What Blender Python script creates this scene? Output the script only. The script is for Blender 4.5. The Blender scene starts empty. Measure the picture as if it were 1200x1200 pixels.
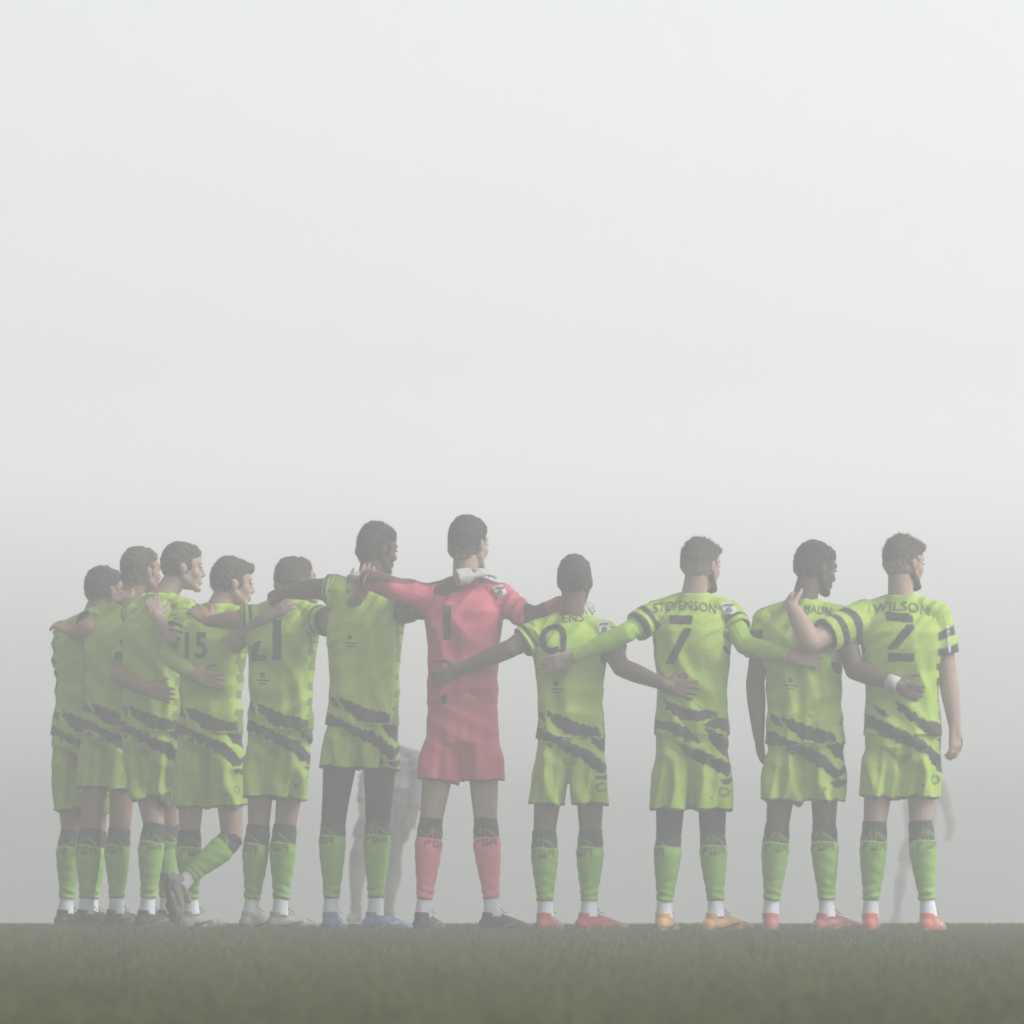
import bpy, math, random
import numpy as np
from mathutils import Vector, Matrix
from mathutils.bvhtree import BVHTree
from math import radians as R, sin, cos, pi

S = bpy.context.scene
COL = S.collection

# ------------------------------------------------------------------ camera, sky, sun, exposure
F, EYE, CAMZ = 7560.0, 1001.0, 0.35          # focal length in photo pixels, eye level row, camera height (m)
cam = bpy.data.cameras.new('camera')
cam.sensor_width = 36; cam.lens = F/1200*36
cam.shift_y = (EYE-600)/1200
cam.clip_start = 0.1; cam.clip_end = 2000
cam_o = bpy.data.objects.new('camera', cam); COL.objects.link(cam_o)
cam_o.location = (0, 0, CAMZ); cam_o.rotation_euler = (R(90), 0, 0)
cam.dof.use_dof = True; cam.dof.focus_distance = 29.9; cam.dof.aperture_fstop = 5.6
S.camera = cam_o

SKY_RAMP = ((0, 5.0), (.012, 4.2), (.02, 2.9), (.03, 2.15), (.042, 2.0), (.06, 2.0), (.075, 1.85), (.10, 1.70), (.13, 1.65), (.35, 1.75), (1, 1.5))   # the fog bank above the pitch glows over the horizon
SUN_EL, SUN_AZ = 42, 112                      # azimuth measured from +y towards +x
w = bpy.data.worlds.new('World'); S.world = w; w.use_nodes = True
nt = w.node_tree; nt.nodes.clear()
sky = nt.nodes.new('ShaderNodeTexSky'); sky.sky_type = 'NISHITA'; sky.sun_disc = False
sky.sun_elevation = R(SUN_EL); sky.sun_rotation = R(SUN_AZ)
sky.dust_density = 1.5; sky.air_density = 1.0; sky.ozone_density = 1.0
hs = nt.nodes.new('ShaderNodeHueSaturation'); hs.inputs['Saturation'].default_value = 0.07
bgn = nt.nodes.new('ShaderNodeBackground'); bgn.inputs['Strength'].default_value = 0.12
out = nt.nodes.new('ShaderNodeOutputWorld')
nt.links.new(sky.outputs[0], hs.inputs['Color']); 
tcw = nt.nodes.new('ShaderNodeTexCoord'); sx_ = nt.nodes.new('ShaderNodeSeparateXYZ'); nt.links.new(tcw.outputs['Generated'], sx_.inputs[0])
mrw = nt.nodes.new('ShaderNodeValToRGB'); el_ = mrw.color_ramp.elements
el_[0].position = .0; el_[1].position = 1.0
for p_, v_ in SKY_RAMP:
    e_ = el_[0] if p_ == 0 else el_[len(el_)-1] if p_ == 1 else el_.new(p_)
    e_.color = (v_/8, v_/8, v_/8, 1)
nt.links.new(sx_.outputs['Z'], mrw.inputs[0])
m4 = nt.nodes.new('ShaderNodeMath'); m4.operation = 'MULTIPLY'; m4.inputs[1].default_value = 8; nt.links.new(mrw.outputs[0], m4.inputs[0])
gx_ = nt.nodes.new('ShaderNodeMapRange'); gx_.inputs[1].default_value = -1; gx_.inputs[2].default_value = 1; gx_.inputs[3].default_value = .35; gx_.inputs[4].default_value = 1.65
nt.links.new(sx_.outputs['X'], gx_.inputs[0]); m5 = nt.nodes.new('ShaderNodeMath'); m5.operation = 'MULTIPLY'; nt.links.new(m4.outputs[0], m5.inputs[0]); nt.links.new(gx_.outputs[0], m5.inputs[1]); m4 = m5
vm = nt.nodes.new('ShaderNodeVectorMath'); vm.operation = 'SCALE'
nt.links.new(hs.outputs[0], vm.inputs[0]); nt.links.new(m4.outputs[0], vm.inputs['Scale']); nt.links.new(vm.outputs[0], bgn.inputs[0]); nt.links.new(bgn.outputs[0], out.inputs[0])

sun = bpy.data.lights.new('sun', 'SUN'); sun.energy = 2.3; sun.angle = R(14); sun.color = (1, .99, .975)
sun_o = bpy.data.objects.new('sun', sun); COL.objects.link(sun_o)
d = Vector((sin(R(SUN_AZ))*cos(R(SUN_EL)), cos(R(SUN_AZ))*cos(R(SUN_EL)), sin(R(SUN_EL))))
sun_o.rotation_euler = d.to_track_quat('Z', 'Y').to_euler(); sun_o.location = (20, 20, 30)

S.view_settings.view_transform = 'Standard'; S.view_settings.look = 'None'
S.view_settings.gamma = 1; S.view_settings.use_curve_mapping = False
S.view_settings.exposure = 0.0
S.cycles.use_denoising = True
S.cycles.max_bounces = 8; S.cycles.volume_bounces = 3
S.cycles.use_adaptive_sampling = False; S.cycles.pixel_filter_type = 'BLACKMAN_HARRIS'; S.cycles.filter_width = 1.6

# ------------------------------------------------------------------ materials
def mat(name, base=(.5, .5, .5), rough=.8, attr=False, var=.12, vscale=30, bump=0, bscale=400, sheen=0, spec=.3):
    m = bpy.data.materials.new(name); m.use_nodes = True
    n = m.node_tree.nodes; l = m.node_tree.links; b = n['Principled BSDF']
    b.inputs['Roughness'].default_value = rough
    b.inputs['Specular IOR Level'].default_value = spec
    if sheen: b.inputs['Sheen Weight'].default_value = sheen
    tc = n.new('ShaderNodeTexCoord')
    no = n.new('ShaderNodeTexNoise'); no.inputs['Scale'].default_value = vscale; no.inputs['Detail'].default_value = 4
    l.new(tc.outputs['Object'], no.inputs['Vector'])
    mr = n.new('ShaderNodeMapRange'); mr.inputs[1].default_value = .3; mr.inputs[2].default_value = .7
    mr.inputs[3].default_value = 1-var; mr.inputs[4].default_value = 1+var
    l.new(no.outputs['Fac'], mr.inputs[0])
    mx = n.new('ShaderNodeVectorMath'); mx.operation = 'SCALE'
    if attr:
        a = n.new('ShaderNodeAttribute'); a.attribute_name = 'col'; l.new(a.outputs['Color'], mx.inputs[0])
    else:
        mx.inputs[0].default_value = base
    l.new(mr.outputs[0], mx.inputs['Scale']); l.new(mx.outputs[0], b.inputs['Base Color'])
    if bump:
        nb = n.new('ShaderNodeTexNoise'); nb.inputs['Scale'].default_value = bscale; nb.inputs['Detail'].default_value = 3
        l.new(tc.outputs['Object'], nb.inputs['Vector'])
        bp = n.new('ShaderNodeBump'); bp.inputs['Strength'].default_value = bump; bp.inputs['Distance'].default_value = .01
        l.new(nb.outputs['Fac'], bp.inputs['Height']); l.new(bp.outputs[0], b.inputs['Normal'])
    return m

M_FAB = mat('jersey_fabric', attr=True, rough=.6, var=.06, bump=.25, bscale=60, sheen=.1)
M_PRINT = mat('dark_print', (.02, .022, .02), rough=.6, var=.1)
M_LETTER = mat('name_print', (.075, .115, .03), rough=.6, var=.1)
M_WHITE = mat('white_badge', (.62, .62, .62), rough=.6, var=.05)
M_GREY = mat('grey_print', (.2, .2, .2), rough=.6)
M_WHITESOCK = mat('white_sock', (.72, .73, .78), rough=.9, var=.06, bump=.3, bscale=200)
M_DARK = mat('black_tights', (.028, .028, .03), rough=.7)
M_BOOT = mat('boot_leather', attr=True, rough=.4, var=.08)
M_LACE = mat('lace', (.05, .05, .05), rough=.8)
M_TAPE = mat('white_tape', (.5, .5, .47), rough=.8)
M_GLOVE = mat('glove_white', (.45, .45, .41), rough=.7, var=.25, vscale=25)
M_UNDER = mat('green_undersleeve', (.30, .50, .05), rough=.6, var=.08, bump=.2, bscale=60)
M_EYE = mat('eye', (.5, .48, .45), rough=.2)
SKIN = {
 'light': mat('skin_light', (.36, .25, .20), rough=.55, var=.1, vscale=18),
 'tan': mat('skin_tan', (.30, .18, .13), rough=.55, var=.1, vscale=18),
 'brown': mat('skin_brown', (.135, .085, .062), rough=.5, var=.12, vscale=18),
 'dark': mat('skin_dark', (.085, .056, .044), rough=.5, var=.12, vscale=18)}
M_HAIR = mat('hair', attr=True, rough=.65, var=.3, vscale=120, bump=.6, bscale=300)
HAIR = {
 'black': mat('hair_black', (.014, .012, .011), rough=.65, var=.3, vscale=120, bump=.6, bscale=300),
 'brown': mat('hair_brown', (.045, .032, .022), rough=.65, var=.3, vscale=120, bump=.6, bscale=300)}

# ------------------------------------------------------------------ geometry helpers
def at(px, py, Y):
    return Vector(((px-600)/F*Y, Y, CAMZ-(py-EYE)/F*Y))

def ground_z(y):
    w_, d0 = 1.4, 31.3; y = np.asarray(y, float); s_ = np.where(y < d0, -.003, .015)
    x = np.abs(y-d0)/w_
    return -.012 - s_*w_*(x+np.log1p(np.exp(-2*x))-math.log(2))

class MB:
    def __init__(s): s.v = []; s.f = []
    def add(s, vs, fs):
        o = len(s.v); s.v += [tuple(v) for v in vs]; s.f += [tuple(i+o for i in f) for f in fs]
    def rings(s, rings):                       # closed loft through equal-length rings, flat caps
        n = len(rings[0]); vs = [p for r in rings for p in r]; fs = []
        for i in range(len(rings)-1):
            for j in range(n):
                a = i*n+j; b = i*n+(j+1) % n; fs.append((a, b, b+n, a+n))
        fs.append(tuple(range(n-1, -1, -1))); fs.append(tuple(range((len(rings)-1)*n, len(rings)*n)))
        s.add(vs, fs)
    def cone(s, p, q, r1, r2, n=14, round1=True, round2=True, flat=1.0, side=None):
        p = Vector(p); q = Vector(q); ax = (q-p)
        L = ax.length or 1e-6; ax = ax/L
        a = side if side else (Vector((0, 1, 0)) if abs(ax.y) < .9 else Vector((1, 0, 0)))
        a = (a-ax*a.dot(ax)).normalized(); b = ax.cross(a)
        prof = []
        if round1: prof += [(-r1*sin(t), r1*cos(t)) for t in (1.45, 1.1, .7, .35)]
        prof += [(0, r1), (L*.5, (r1+r2)/2), (L, r2)]
        if round2: prof += [(L+r2*sin(t), r2*cos(t)) for t in (.35, .7, 1.1, 1.45)]
        s.rings([[p+ax*h+(a*cos(2*pi*k/n)*flat+b*sin(2*pi*k/n))*r for k in range(n)] for h, r in prof])
    def ell(s, c, r, M=None, n=18):
        M = M or Matrix.Identity(3); c = Vector(c); rings = []
        for i in range(1, n//2+2):
            t = pi*i/(n//2+2)
            rings.append([c+M @ Vector((r[0]*sin(t)*cos(2*pi*k/n), r[1]*sin(t)*sin(2*pi*k/n), -r[2]*cos(t))) for k in range(n)])
        s.rings(rings)
    def slab(s, outline, th=.003):             # outline: list of (x,z); thin prism in the XZ plane
        n = len(outline)
        vs = [(x, -th, z) for x, z in outline]+[(x, th, z) for x, z in outline]
        fs = [tuple(range(n)), tuple(range(2*n-1, n-1, -1))]+[(i, i+n, (i+1) % n+n, (i+1) % n) for i in range(n)]
        s.add(vs, fs)
    def mesh(s, name='m'):
        me = bpy.data.meshes.new(name); me.from_pydata(s.v, [], s.f); me.update(); return me

def smooth_shade(me):
    me.polygons.foreach_set('use_smooth', [True]*len(me.polygons)); me.update()

def remesh(mb, voxel, it=4, name='m', fac=.5):
    me = mb if isinstance(mb, bpy.types.Mesh) else mb.mesh(name)
    o = bpy.data.objects.new('tmp', me); COL.objects.link(o)
    m = o.modifiers.new('r', 'REMESH'); m.mode = 'VOXEL'; m.voxel_size = voxel; m.adaptivity = 0
    if it:
        q = o.modifiers.new('s', 'SMOOTH'); q.factor = fac; q.iterations = it
    dg = bpy.context.evaluated_depsgraph_get()
    r = bpy.data.meshes.new_from_object(o.evaluated_get(dg)); r.name = name
    bpy.data.objects.remove(o)
    if me.users == 0: bpy.data.meshes.remove(me)
    r.materials.clear(); smooth_shade(r)
    return r

def get_v(me):
    a = np.empty(len(me.vertices)*3); me.vertices.foreach_get('co', a); return a.reshape(-1, 3)
def get_n(me):
    a = np.empty(len(me.vertices)*3); me.vertices.foreach_get('normal', a); return a.reshape(-1, 3)
def set_v(me, v): me.vertices.foreach_set('co', v.ravel()); me.update()
def set_col(me, c):
    at_ = me.color_attributes.new('col', 'FLOAT_COLOR', 'POINT')
    c4 = np.ones((len(me.vertices), 4)); c4[:, :3] = c; at_.data.foreach_set('color', c4.ravel())

def link(name, me, m, parent, label=None):
    o = bpy.data.objects.new(name, me); COL.objects.link(o)
    if m: me.materials.append(m)
    if parent:
        o.parent = parent
        base = parent
        off = Vector(base['_w'])
        v = get_v(me)-np.array(off[:])
        set_v(me, v)
        o['_w'] = tuple(off)
    if label: o['label'] = label
    smooth_shade(me)
    return o

def ragged(u, z, polys, ph):
    wob = .0026*np.sin(u*150+ph[7]+3*np.sin(u*37+z*60))+.0022*np.sin(z*170+ph[8]+2*np.sin(u*80))+.0014*np.sin(u*420+z*330)
    dk = np.zeros(len(u))
    for p in polys:
        dk = np.maximum(dk, np.clip(.5-(poly_sd(u+wob*.7, z+wob, p)-.003)/.003, 0, 1))
        P = np.array(p); c = P.mean(0)                      # a thin broken stroke trailing under each big one
        if len(p) < 7: continue
        Q = (P-c)*np.array((.72, .30))+c+np.array((.012*np.sin(ph[0]+c[0]*50), -.021-.004*np.sin(ph[1])))
        sd = poly_sd(u+wob, z+wob*1.3+.22*(u-c[0]), [tuple(x) for x in Q])
        br = np.sin(u*75+ph[2]+c[1]*40) > -.35
        dk = np.maximum(dk, np.clip(.5-sd/.003, 0, 1)*br*.85)
    return dk

def poly_sd(px, pz, poly):
    """signed distance (negative inside) to a polygon, vectorised"""
    P = np.array(poly); n = len(P); d2 = np.full(px.shape, 1e9); inside = np.zeros(px.shape, bool)
    for i in range(n):
        a = P[i]; b = P[(i+1) % n]; e = b-a
        wx = px-a[0]; wz = pz-a[1]
        t = np.clip((wx*e[0]+wz*e[1])/(e @ e), 0, 1)
        d2 = np.minimum(d2, (wx-t*e[0])**2+(wz-t*e[1])**2)
        c = ((a[1] <= pz) & (b[1] > pz)) | ((b[1] <= pz) & (a[1] > pz))
        with np.errstate(divide='ignore', invalid='ignore'):
            xi = a[0]+(pz-a[1])*(e[0]/(e[1] if e[1] else 1e-9))
        inside ^= c & (px < xi)
    return np.where(inside, -1, 1)*np.sqrt(d2)

# stripe shapes, metres from the middle of the back (x) and from the shirt hem (z)
def q(pts, cx, cy): return [((x-cx)/4*.00395, -(y-cy)/4*.00395) for x, y in pts]
STRIPES = {
 'a': [q(p, 305, 960) for p in [
   [(190, 835), (240, 850), (330, 888), (440, 913), (445, 948), (350, 950), (280, 938), (245, 905), (215, 880)],
   [(125, 900), (200, 935), (300, 980), (400, 1020), (440, 1062), (465, 1085), (495, 1045), (495, 1075), (455, 1120), (430, 1100), (380, 1072), (320, 1040), (240, 990), (190, 962), (125, 958)],
   [(400, 965), (485, 960), (478, 1035), (440, 1010)],
   [(380, 1065), (420, 1085), (445, 1120), (400, 1092)],
   [(425, 1140), (495, 1128), (470, 1158)],
   [(140, 820), (175, 850), (190, 880), (150, 865)]]],
 'b': [q(p, 878, 960) for p in [
   [(740, 795), (775, 812), (830, 838), (900, 846), (985, 848), (992, 872), (930, 888), (850, 892), (800, 868), (760, 838)],
   [(690, 892), (790, 903), (850, 928), (920, 995), (870, 985), (800, 955), (760, 932), (690, 928)],
   [(805, 998), (850, 1018), (930, 1038), (1000, 1072), (1068, 1100), (1040, 1150), (980, 1112), (900, 1078), (840, 1055)],
   [(925, 915), (990, 878), (1050, 885), (1050, 948), (1000, 928)],
   [(940, 928), (1000, 955), (1068, 995), (1068, 1080), (1010, 1040), (965, 985)],
   [(1010, 1170), (1068, 1160), (1040, 1190)]]],
 'c': [q(p, 780, 960) for p in [
   [(740, 800), (800, 838), (860, 885), (975, 915), (975, 962), (900, 962), (850, 920), (800, 880), (760, 850)],
   [(595, 860), (660, 890), (750, 930), (860, 980), (940, 1040), (985, 1105), (975, 1160), (930, 1090), (890, 1040), (800, 1008), (700, 965), (640, 930), (595, 920)],
   [(640, 820), (690, 850), (710, 880), (660, 855)],
   [(940, 980), (985, 960), (985, 1040)]]],
}
GREEN = np.array((.34, .50, .05)); DARK = np.array((.022, .024, .022)); RED = np.array((.56, .095, .15))
SOCKG = np.array((.225, .43, .06)); DRED = np.array((.36, .02, .06))

def ridge(t):                                   # soft cloth fold profile, -1..1
    return 1.1-2*np.sqrt(np.sin(t)**2+.07)+.25*np.sin(2.3*t+1)

# ------------------------------------------------------------------ body pieces
def hand(mb, wr, tip, nrm, side, curl=.3, spread=1.0, sc=1.0):
    """palm and five fingers. nrm = direction the palm faces; side = +1 thumb on the left of dir seen from the back"""
    wr = Vector(wr); d = (Vector(tip)-wr).normalized(); nrm = Vector(nrm)
    nrm = (nrm-d*nrm.dot(d)).normalized(); a = d.cross(nrm)*side
    k = sc
    for i, off in enumerate((-.027, -.009, .009, .026)):
        mb.cone(wr+a*off*.6*k, wr+d*.085*k+a*off*k, .017*k, .0135*k, n=10)
    L = (.068, .078, .073, .058)
    for i, (off, l) in enumerate(zip((.028, .0095, -.0095, -.027), L)):
        b = wr+d*.088*k+a*off*k; ang = off*5*spread
        dd = (d+a*ang).normalized(); p = b
        for j, fr in enumerate((.45, .32, .23)):
            c = curl*(j+.6)
            e = p+(dd*cos(c)+nrm*sin(c))*l*fr*k
            mb.cone(p, e, (.0098-.0009*j)*k, (.009-.0009*j)*k, n=8); p = e
    b = wr+d*.025*k+a*.026*k
    m1 = b+(d*.6+a*.75+nrm*.25).normalized()*.045*k
    m2 = m1+(d*.85+a*.4+nrm*.3).normalized()*.032*k
    m3 = m2+(d*.95+a*.1+nrm*.35).normalized()*.024*k
    mb.cone(b, m1, .0155*k, .012*k, n=8); mb.cone(m1, m2, .0115*k, .010*k, n=8); mb.cone(m2, m3, .010*k, .008*k, n=8)

def head_frame(c, yaw, pitch, roll=0):
    return Matrix.Rotation(-R(yaw), 3, 'Z') @ Matrix.Rotation(R(pitch), 3, 'X') @ Matrix.Rotation(R(roll), 3, 'Y')

def head(mb, c, M, k=1.0):
    T = lambda x, y, z: c+M @ Vector((x, y, z))*k
    E = lambda p, r: mb.ell(T(*p), [q_*k for q_ in r], M)
    C = lambda p, q_, a, b: mb.cone(T(*p), T(*q_), a*k, b*k, n=12)
    E((0, -.014, .012), (.074, .094, .094)); E((0, .028, .02), (.064, .062, .07))
    E((0, .028, -.05), (.056, .062, .064)); E((0, .07, -.106), (.024, .022, .018))
    for s in (-1, 1):
        C((s*.05, -.0, -.045), (s*.022, .068, -.104), .02, .015)
        E((s*.034, .056, -.03), (.025, .026, .032))
        E((s*.076, -.004, -.012), (.009, .017, .028)); E((s*.080, -.010, .0), (.006, .012, .016))
    C((0, .084, .004), (0, .102, -.034), .008, .0105); E((0, .096, -.039), (.016, .011, .009))
    C((-.034, .076, .022), (.034, .076, .022), .014, .014)
    E((0, .085, -.068), (.023, .010, .007)); E((0, .084, -.078), (.02, .010, .007))

def tuft(mb, p, d, l, r):
    a = d.orthogonal().normalized(); b = d.cross(a)
    mb.add([p+a*r, p-a*r*.5+b*r*.87, p-a*r*.5-b*r*.87, p+d*l], [(0, 1, 3), (1, 2, 3), (2, 0, 3), (0, 2, 1)])

def hair(c, M, k, style, rng):
    mb = MB(); T = lambda x, y, z: c+M @ Vector((x, y, z))*k
    top = style.get('top', .012)
    mb.ell(T(0, -.02, .022), (.080*k, .096*k, (.094+top)*k), M)
    mb.ell(T(0, .022, .062), (.067*k, .064*k, (.040+top)*k), M)
    if style.get('fringe'): mb.ell(T(0, .07, .06+top), (.055*k, .03*k, .028*k), M)
    if not style.get('short'):
        mb.ell(T(0, -.05, -.02), (.07*k, .064*k, .068*k), M)
    else:
        mb.ell(T(0, -.05, -.005), (.071*k, .06*k, .06*k), M)
    me = remesh(mb, .005, 4, 'hair')
    v = get_v(me); n = get_n(me); f = style.get('freq', 90); A = style.get('amp', .0025)
    ph = rng.random(9)*6
    w_ = (np.sin(v[:, 0]*f+ph[0]+2*np.sin(v[:, 2]*f*.6+ph[1]))*np.sin(v[:, 1]*f*1.1+ph[2]+2*np.sin(v[:, 0]*f*.7+ph[3]))*np.sin(v[:, 2]*f+ph[4]))
    v = v+n*(A*w_*2)[:, None]; set_v(me, v)
    # short strands standing off the scalp
    st = MB(); nv = len(v); cc = np.array(c[:]); Mi = np.array(M.transposed())
    loc = (v-cc) @ Mi.T
    up = loc[:, 2] > style.get('strand_z', -.05)
    idx = rng.choice(np.nonzero(up)[0], style.get('n', 900))
    for i in idx:
        p = Vector(v[i]); nn = Vector(n[i]); lean = M @ Vector(style.get('lean', (0, -.2, .3)))
        dd = (nn+lean*.7+Vector(rng.normal(0, .35, 3))).normalized()
        tuft(st, p-nn*.002, dd, style.get('len', .009)*(.5+rng.random()), .0016)
    ms = MB(); ms.v = [tuple(x) for x in v]; ms.f = [tuple(p.vertices) for p in me.polygons]
    ms.add(st.v, st.f)
    hm_ = ms.mesh('hair'); vv = get_v(hm_); lz = ((vv-cc) @ Mi.T)[:, 2]/k
    fz = style.get('fade', -.06); t = np.clip((fz+.035-lz)/.06+rng.normal(0, .08, len(lz)), 0, .6)[:, None]
    hcol = np.array(style['c']); sk = np.array(style['s']); set_col(hm_, hcol*(1-t)+sk*t)
    return hm_

def loft_path(pts, rad, n=40, m=60, flat=1.0):
    """smooth tube through points; returns rings, param"""
    P = [Vector(p) for p in pts]; cl = np.cumsum([0]+[(b-a).length for a, b in zip(P, P[1:])]); ts = cl/cl[-1]
    Pn = np.array([p[:] for p in P])
    def ev(t):
        return Vector([np.interp(t, ts, Pn[:, i]) for i in range(3)])
    T_ = np.linspace(0, 1, m)
    cen = np.array([ev(t)[:] for t in T_])
    for _ in range(4):
        cen[1:-1] = (cen[:-2]+2*cen[1:-1]+cen[2:])/4
    rings = []
    for i, t in enumerate(T_):
        ax = Vector(cen[min(i+1, m-1)]-cen[max(i-1, 0)]).normalized()
        a = Vector((1, 0, 0)); a = (a-ax*a.dot(ax)).normalized(); b = ax.cross(a)
        r = np.interp(t, [x for x, _ in rad], [y for _, y in rad])
        rings.append([Vector(cen[i])+(a*sin(2*pi*k/n)-b*cos(2*pi*k/n)*flat)*r for k in range(n)])
    return rings, T_

# simple stroke letters on a 1 x 1 cell, for the knitted sock letters
GLY = {'F': [((0, 0), (0, 1)), ((0, 1), (1, 1)), ((0, .5), (.8, .5))],
       'G': [((1, 1), (0, 1)), ((0, 1), (0, 0)), ((0, 0), (1, 0)), ((1, 0), (1, .5)), ((1, .5), (.5, .5))],
       'R': [((0, 0), (0, 1)), ((0, 1), (1, 1)), ((1, 1), (1, .5)), ((1, .5), (0, .5)), ((.4, .5), (1, 0))]}
def seg_d(x, z, a, b):
    ex, ez = b[0]-a[0], b[1]-a[1]; t = np.clip(((x-a[0])*ex+(z-a[1])*ez)/(ex*ex+ez*ez+1e-12), 0, 1)
    return np.hypot(x-a[0]-t*ex, z-a[1]-t*ez)

NS = 120
def sock(knee, ankle, bend, base, top, parent, rng, letters=True, topfrac=.27, dirz=None):
    calf = knee.lerp(ankle, .3)+bend*.012
    rings, T_ = loft_path([knee, knee.lerp(ankle, .15)+bend*.006, calf, knee.lerp(ankle, .6), knee.lerp(ankle, .84)],
                          [(0, .055), (.08, .057), (.34, .0645), (.58, .056), (.85, .042), (1, .039)], n=NS, m=150)
    mb = MB(); mb.rings(rings); me = mb.mesh('sock'); v = get_v(me)
    nT = len(T_); t = np.repeat(T_, NS); th = np.tile(np.arange(NS)*2*pi/NS, nT); th = pi-th   # 0 = towards the camera
    L = (knee-ankle).length*.84; s = (1-t)*L; xx = th*.058; zz = -t*L
    col = np.tile(base, (len(t), 1)); tf = topfrac
    edge = tf*L+.003*np.sin(th*3)
    isd = (t*L) < edge
    col[isd] = top
    # thin bright lines of the knitted pattern inside the dark cuff
    tz = -tf*L; off = rng.normal(0, .8)
    ln = np.full(len(t), 1.)
    for a, b in (((-.045, tz), (-.02, tz+.045)), ((-.02, tz+.045), (-.018, tz)), ((.0, tz), (.0, tz+.042)), ((.0, tz+.042), (.05, tz+.012)),
                 ((.012, tz+.03), (.06, tz)), ((-.09, tz+.03), (-.05, tz+.01))):
        ln = np.minimum(ln, seg_d(xx-off*.03, zz, a, b))
    mk = isd & (ln < .0028); col[mk] = base*.5+top*.5
    if letters:
        x0 = -.052+off*.03; h = .022; wd = .026
        for i, ch in enumerate('FGR'):
            dmin = np.full(len(t), 1.)
            for a, b in GLY[ch]:
                dmin = np.minimum(dmin, seg_d(xx, zz, (x0+i*.038+a[0]*wd, tz-.035+a[1]*h), (x0+i*.038+b[0]*wd, tz-.035+b[1]*h)))
            k_ = np.clip((.0052-dmin)/.002, 0, 1)[:, None]; col = col*(1-k_)+(base*.25)*k_
    low = t > .975; col[low] = base*.6
    n_ = v-np.repeat(np.array([sum((Vector(p) for p in r), Vector())[:] for r in rings])/NS, NS, axis=0)
    n_ /= np.linalg.norm(n_, axis=1)[:, None]+1e-9
    fold = .0022*np.sin(t*60+2*np.sin(th+rng.random()*6))*np.clip((t-.7)*4, 0, 1)+.0012*np.sin(t*34+3*np.sin(th*1.3+rng.random()*6))
    set_v(me, v+n_*fold[:, None]); set_col(me, col)
    return link('sock', me, M_FAB, parent)

def boot(ankle, toe_yaw, cols, parent, rng, pitch=0, laces=True):
    """toe_yaw: 0 = toes point away from the camera, 90 = toes point right. pitch: toes down"""
    M = Matrix.Rotation(-R(toe_yaw), 3, 'Z') @ Matrix.Rotation(-R(pitch), 3, 'X')
    hgt = .082
    T = lambda x, y, z: ankle+M @ Vector((x, y, z-hgt))
    mb = MB()
    mb.ell(T(0, -.03, .035), (.036, .042, .036), M); mb.cone(T(0, -.018, .045), T(0, -.012, .088), .036, .038, n=14, round2=False)
    mb.cone(T(0, -.01, .045), T(0, .09, .034), .035, .034, n=14); mb.cone(T(0, .09, .033), T(.004, .15, .022), .036, .03, n=14)
    mb.cone(T(.004, .15, .022), T(.008, .185, .018), .03, .02, n=14)
    mb.cone(T(0, .02, .065), T(0, .1, .045), .026, .024, n=12)
    mb.ell(T(0, .1, .008), (.042, .09, .014), M); mb.ell(T(0, -.03, .008), (.034, .045, .014), M)
    me = remesh(mb, .0045, 3, 'boot')
    v = get_v(me); Mi = np.array(M.transposed()); loc = (v-np.array(ankle[:])) @ Mi.T; loc[:, 2] += hgt
    # flatten the sole
    loc[:, 2] = np.maximum(loc[:, 2], .0)
    set_v(me, (loc-np.array([0, 0, hgt])) @ np.array(M).T+np.array(ankle[:]))
    a, b, sl = [np.array(c) for c in cols]
    col = np.tile(a, (len(v), 1))
    st = (np.abs(loc[:, 2]-.028-.25*(loc[:, 1]-.05)) < .006) & (np.abs(loc[:, 0]) > .012) & (loc[:, 1] > -.03) & (loc[:, 1] < .11); col[st] = b
    tp = loc[:, 1] > .13; col[tp] = a*.5+b*.5
    col[loc[:, 2] < .010] = sl
    set_col(me, col)
    mud = (loc[:, 2] < .022+.012*np.sin(loc[:, 1]*70+rng.random()*6)+.006*np.sin(loc[:, 0]*190)); col[mud] = col[mud]*.4+np.array((.05, .045, .02))*.6
    me.color_attributes.remove(me.color_attributes['col']); set_col(me, col)
    o = link('boot', me, M_BOOT, parent)
    mb = MB()
    for i in range(5):
        y = .03+i*.014; z = .089-i*.0065
        mb.cone(T(-.016, y, z), T(.016, y+.004, z), .0025, .0025, n=6)
    if laces:
        for s in (-1, 1):
            pts = [T(0, .028, .093), T(s*.016, .022, .106), T(s*.03, .036, .104), T(s*.02, .044, .094), T(s*.034, .06, .086)]
            for p, q_ in zip(pts, pts[1:]): mb.cone(p, q_, .0018, .0018, n=6)
    l = MB(); l.v = mb.v; l.f = mb.f
    link('lace', l.mesh('lace'), M_LACE, o)
    mb = MB()
    for x, y in ((-.025, .13), (.025, .13), (-.028, .085), (.028, .085), (-.02, -.045), (.02, -.045), (-.02, -.015), (.02, -.015)):
        mb.cone(T(x, y, .002), T(x, y, -.009), .006, .0045, n=8, round1=False, round2=False)
    for (x1, y1), (x2, y2) in zip(((-.02, -.05), (.0, -.03), (.0, .07), (-.022, .09)), ((.02, -.05), (.0, .09), (.0, .15), (.022, .12))):
        mb.cone(T(x1, y1, .0015), T(x2, y2, .0015), .02, .02, n=10, flat=1)
    me = mb.mesh('outsole'); v = get_v(me); loc = (v-np.array(ankle[:])) @ Mi.T; z_ = loc[:, 2]+hgt; loc[:, 2] = np.where(z_ > .004, .004, z_)-hgt; loc[:, 2] = np.where((z_ < -.0095), -.009-hgt, loc[:, 2])
    set_v(me, loc @ np.array(M).T+np.array(ankle[:])); link('outsole', me, M_LACE, o)
    return o

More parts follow.
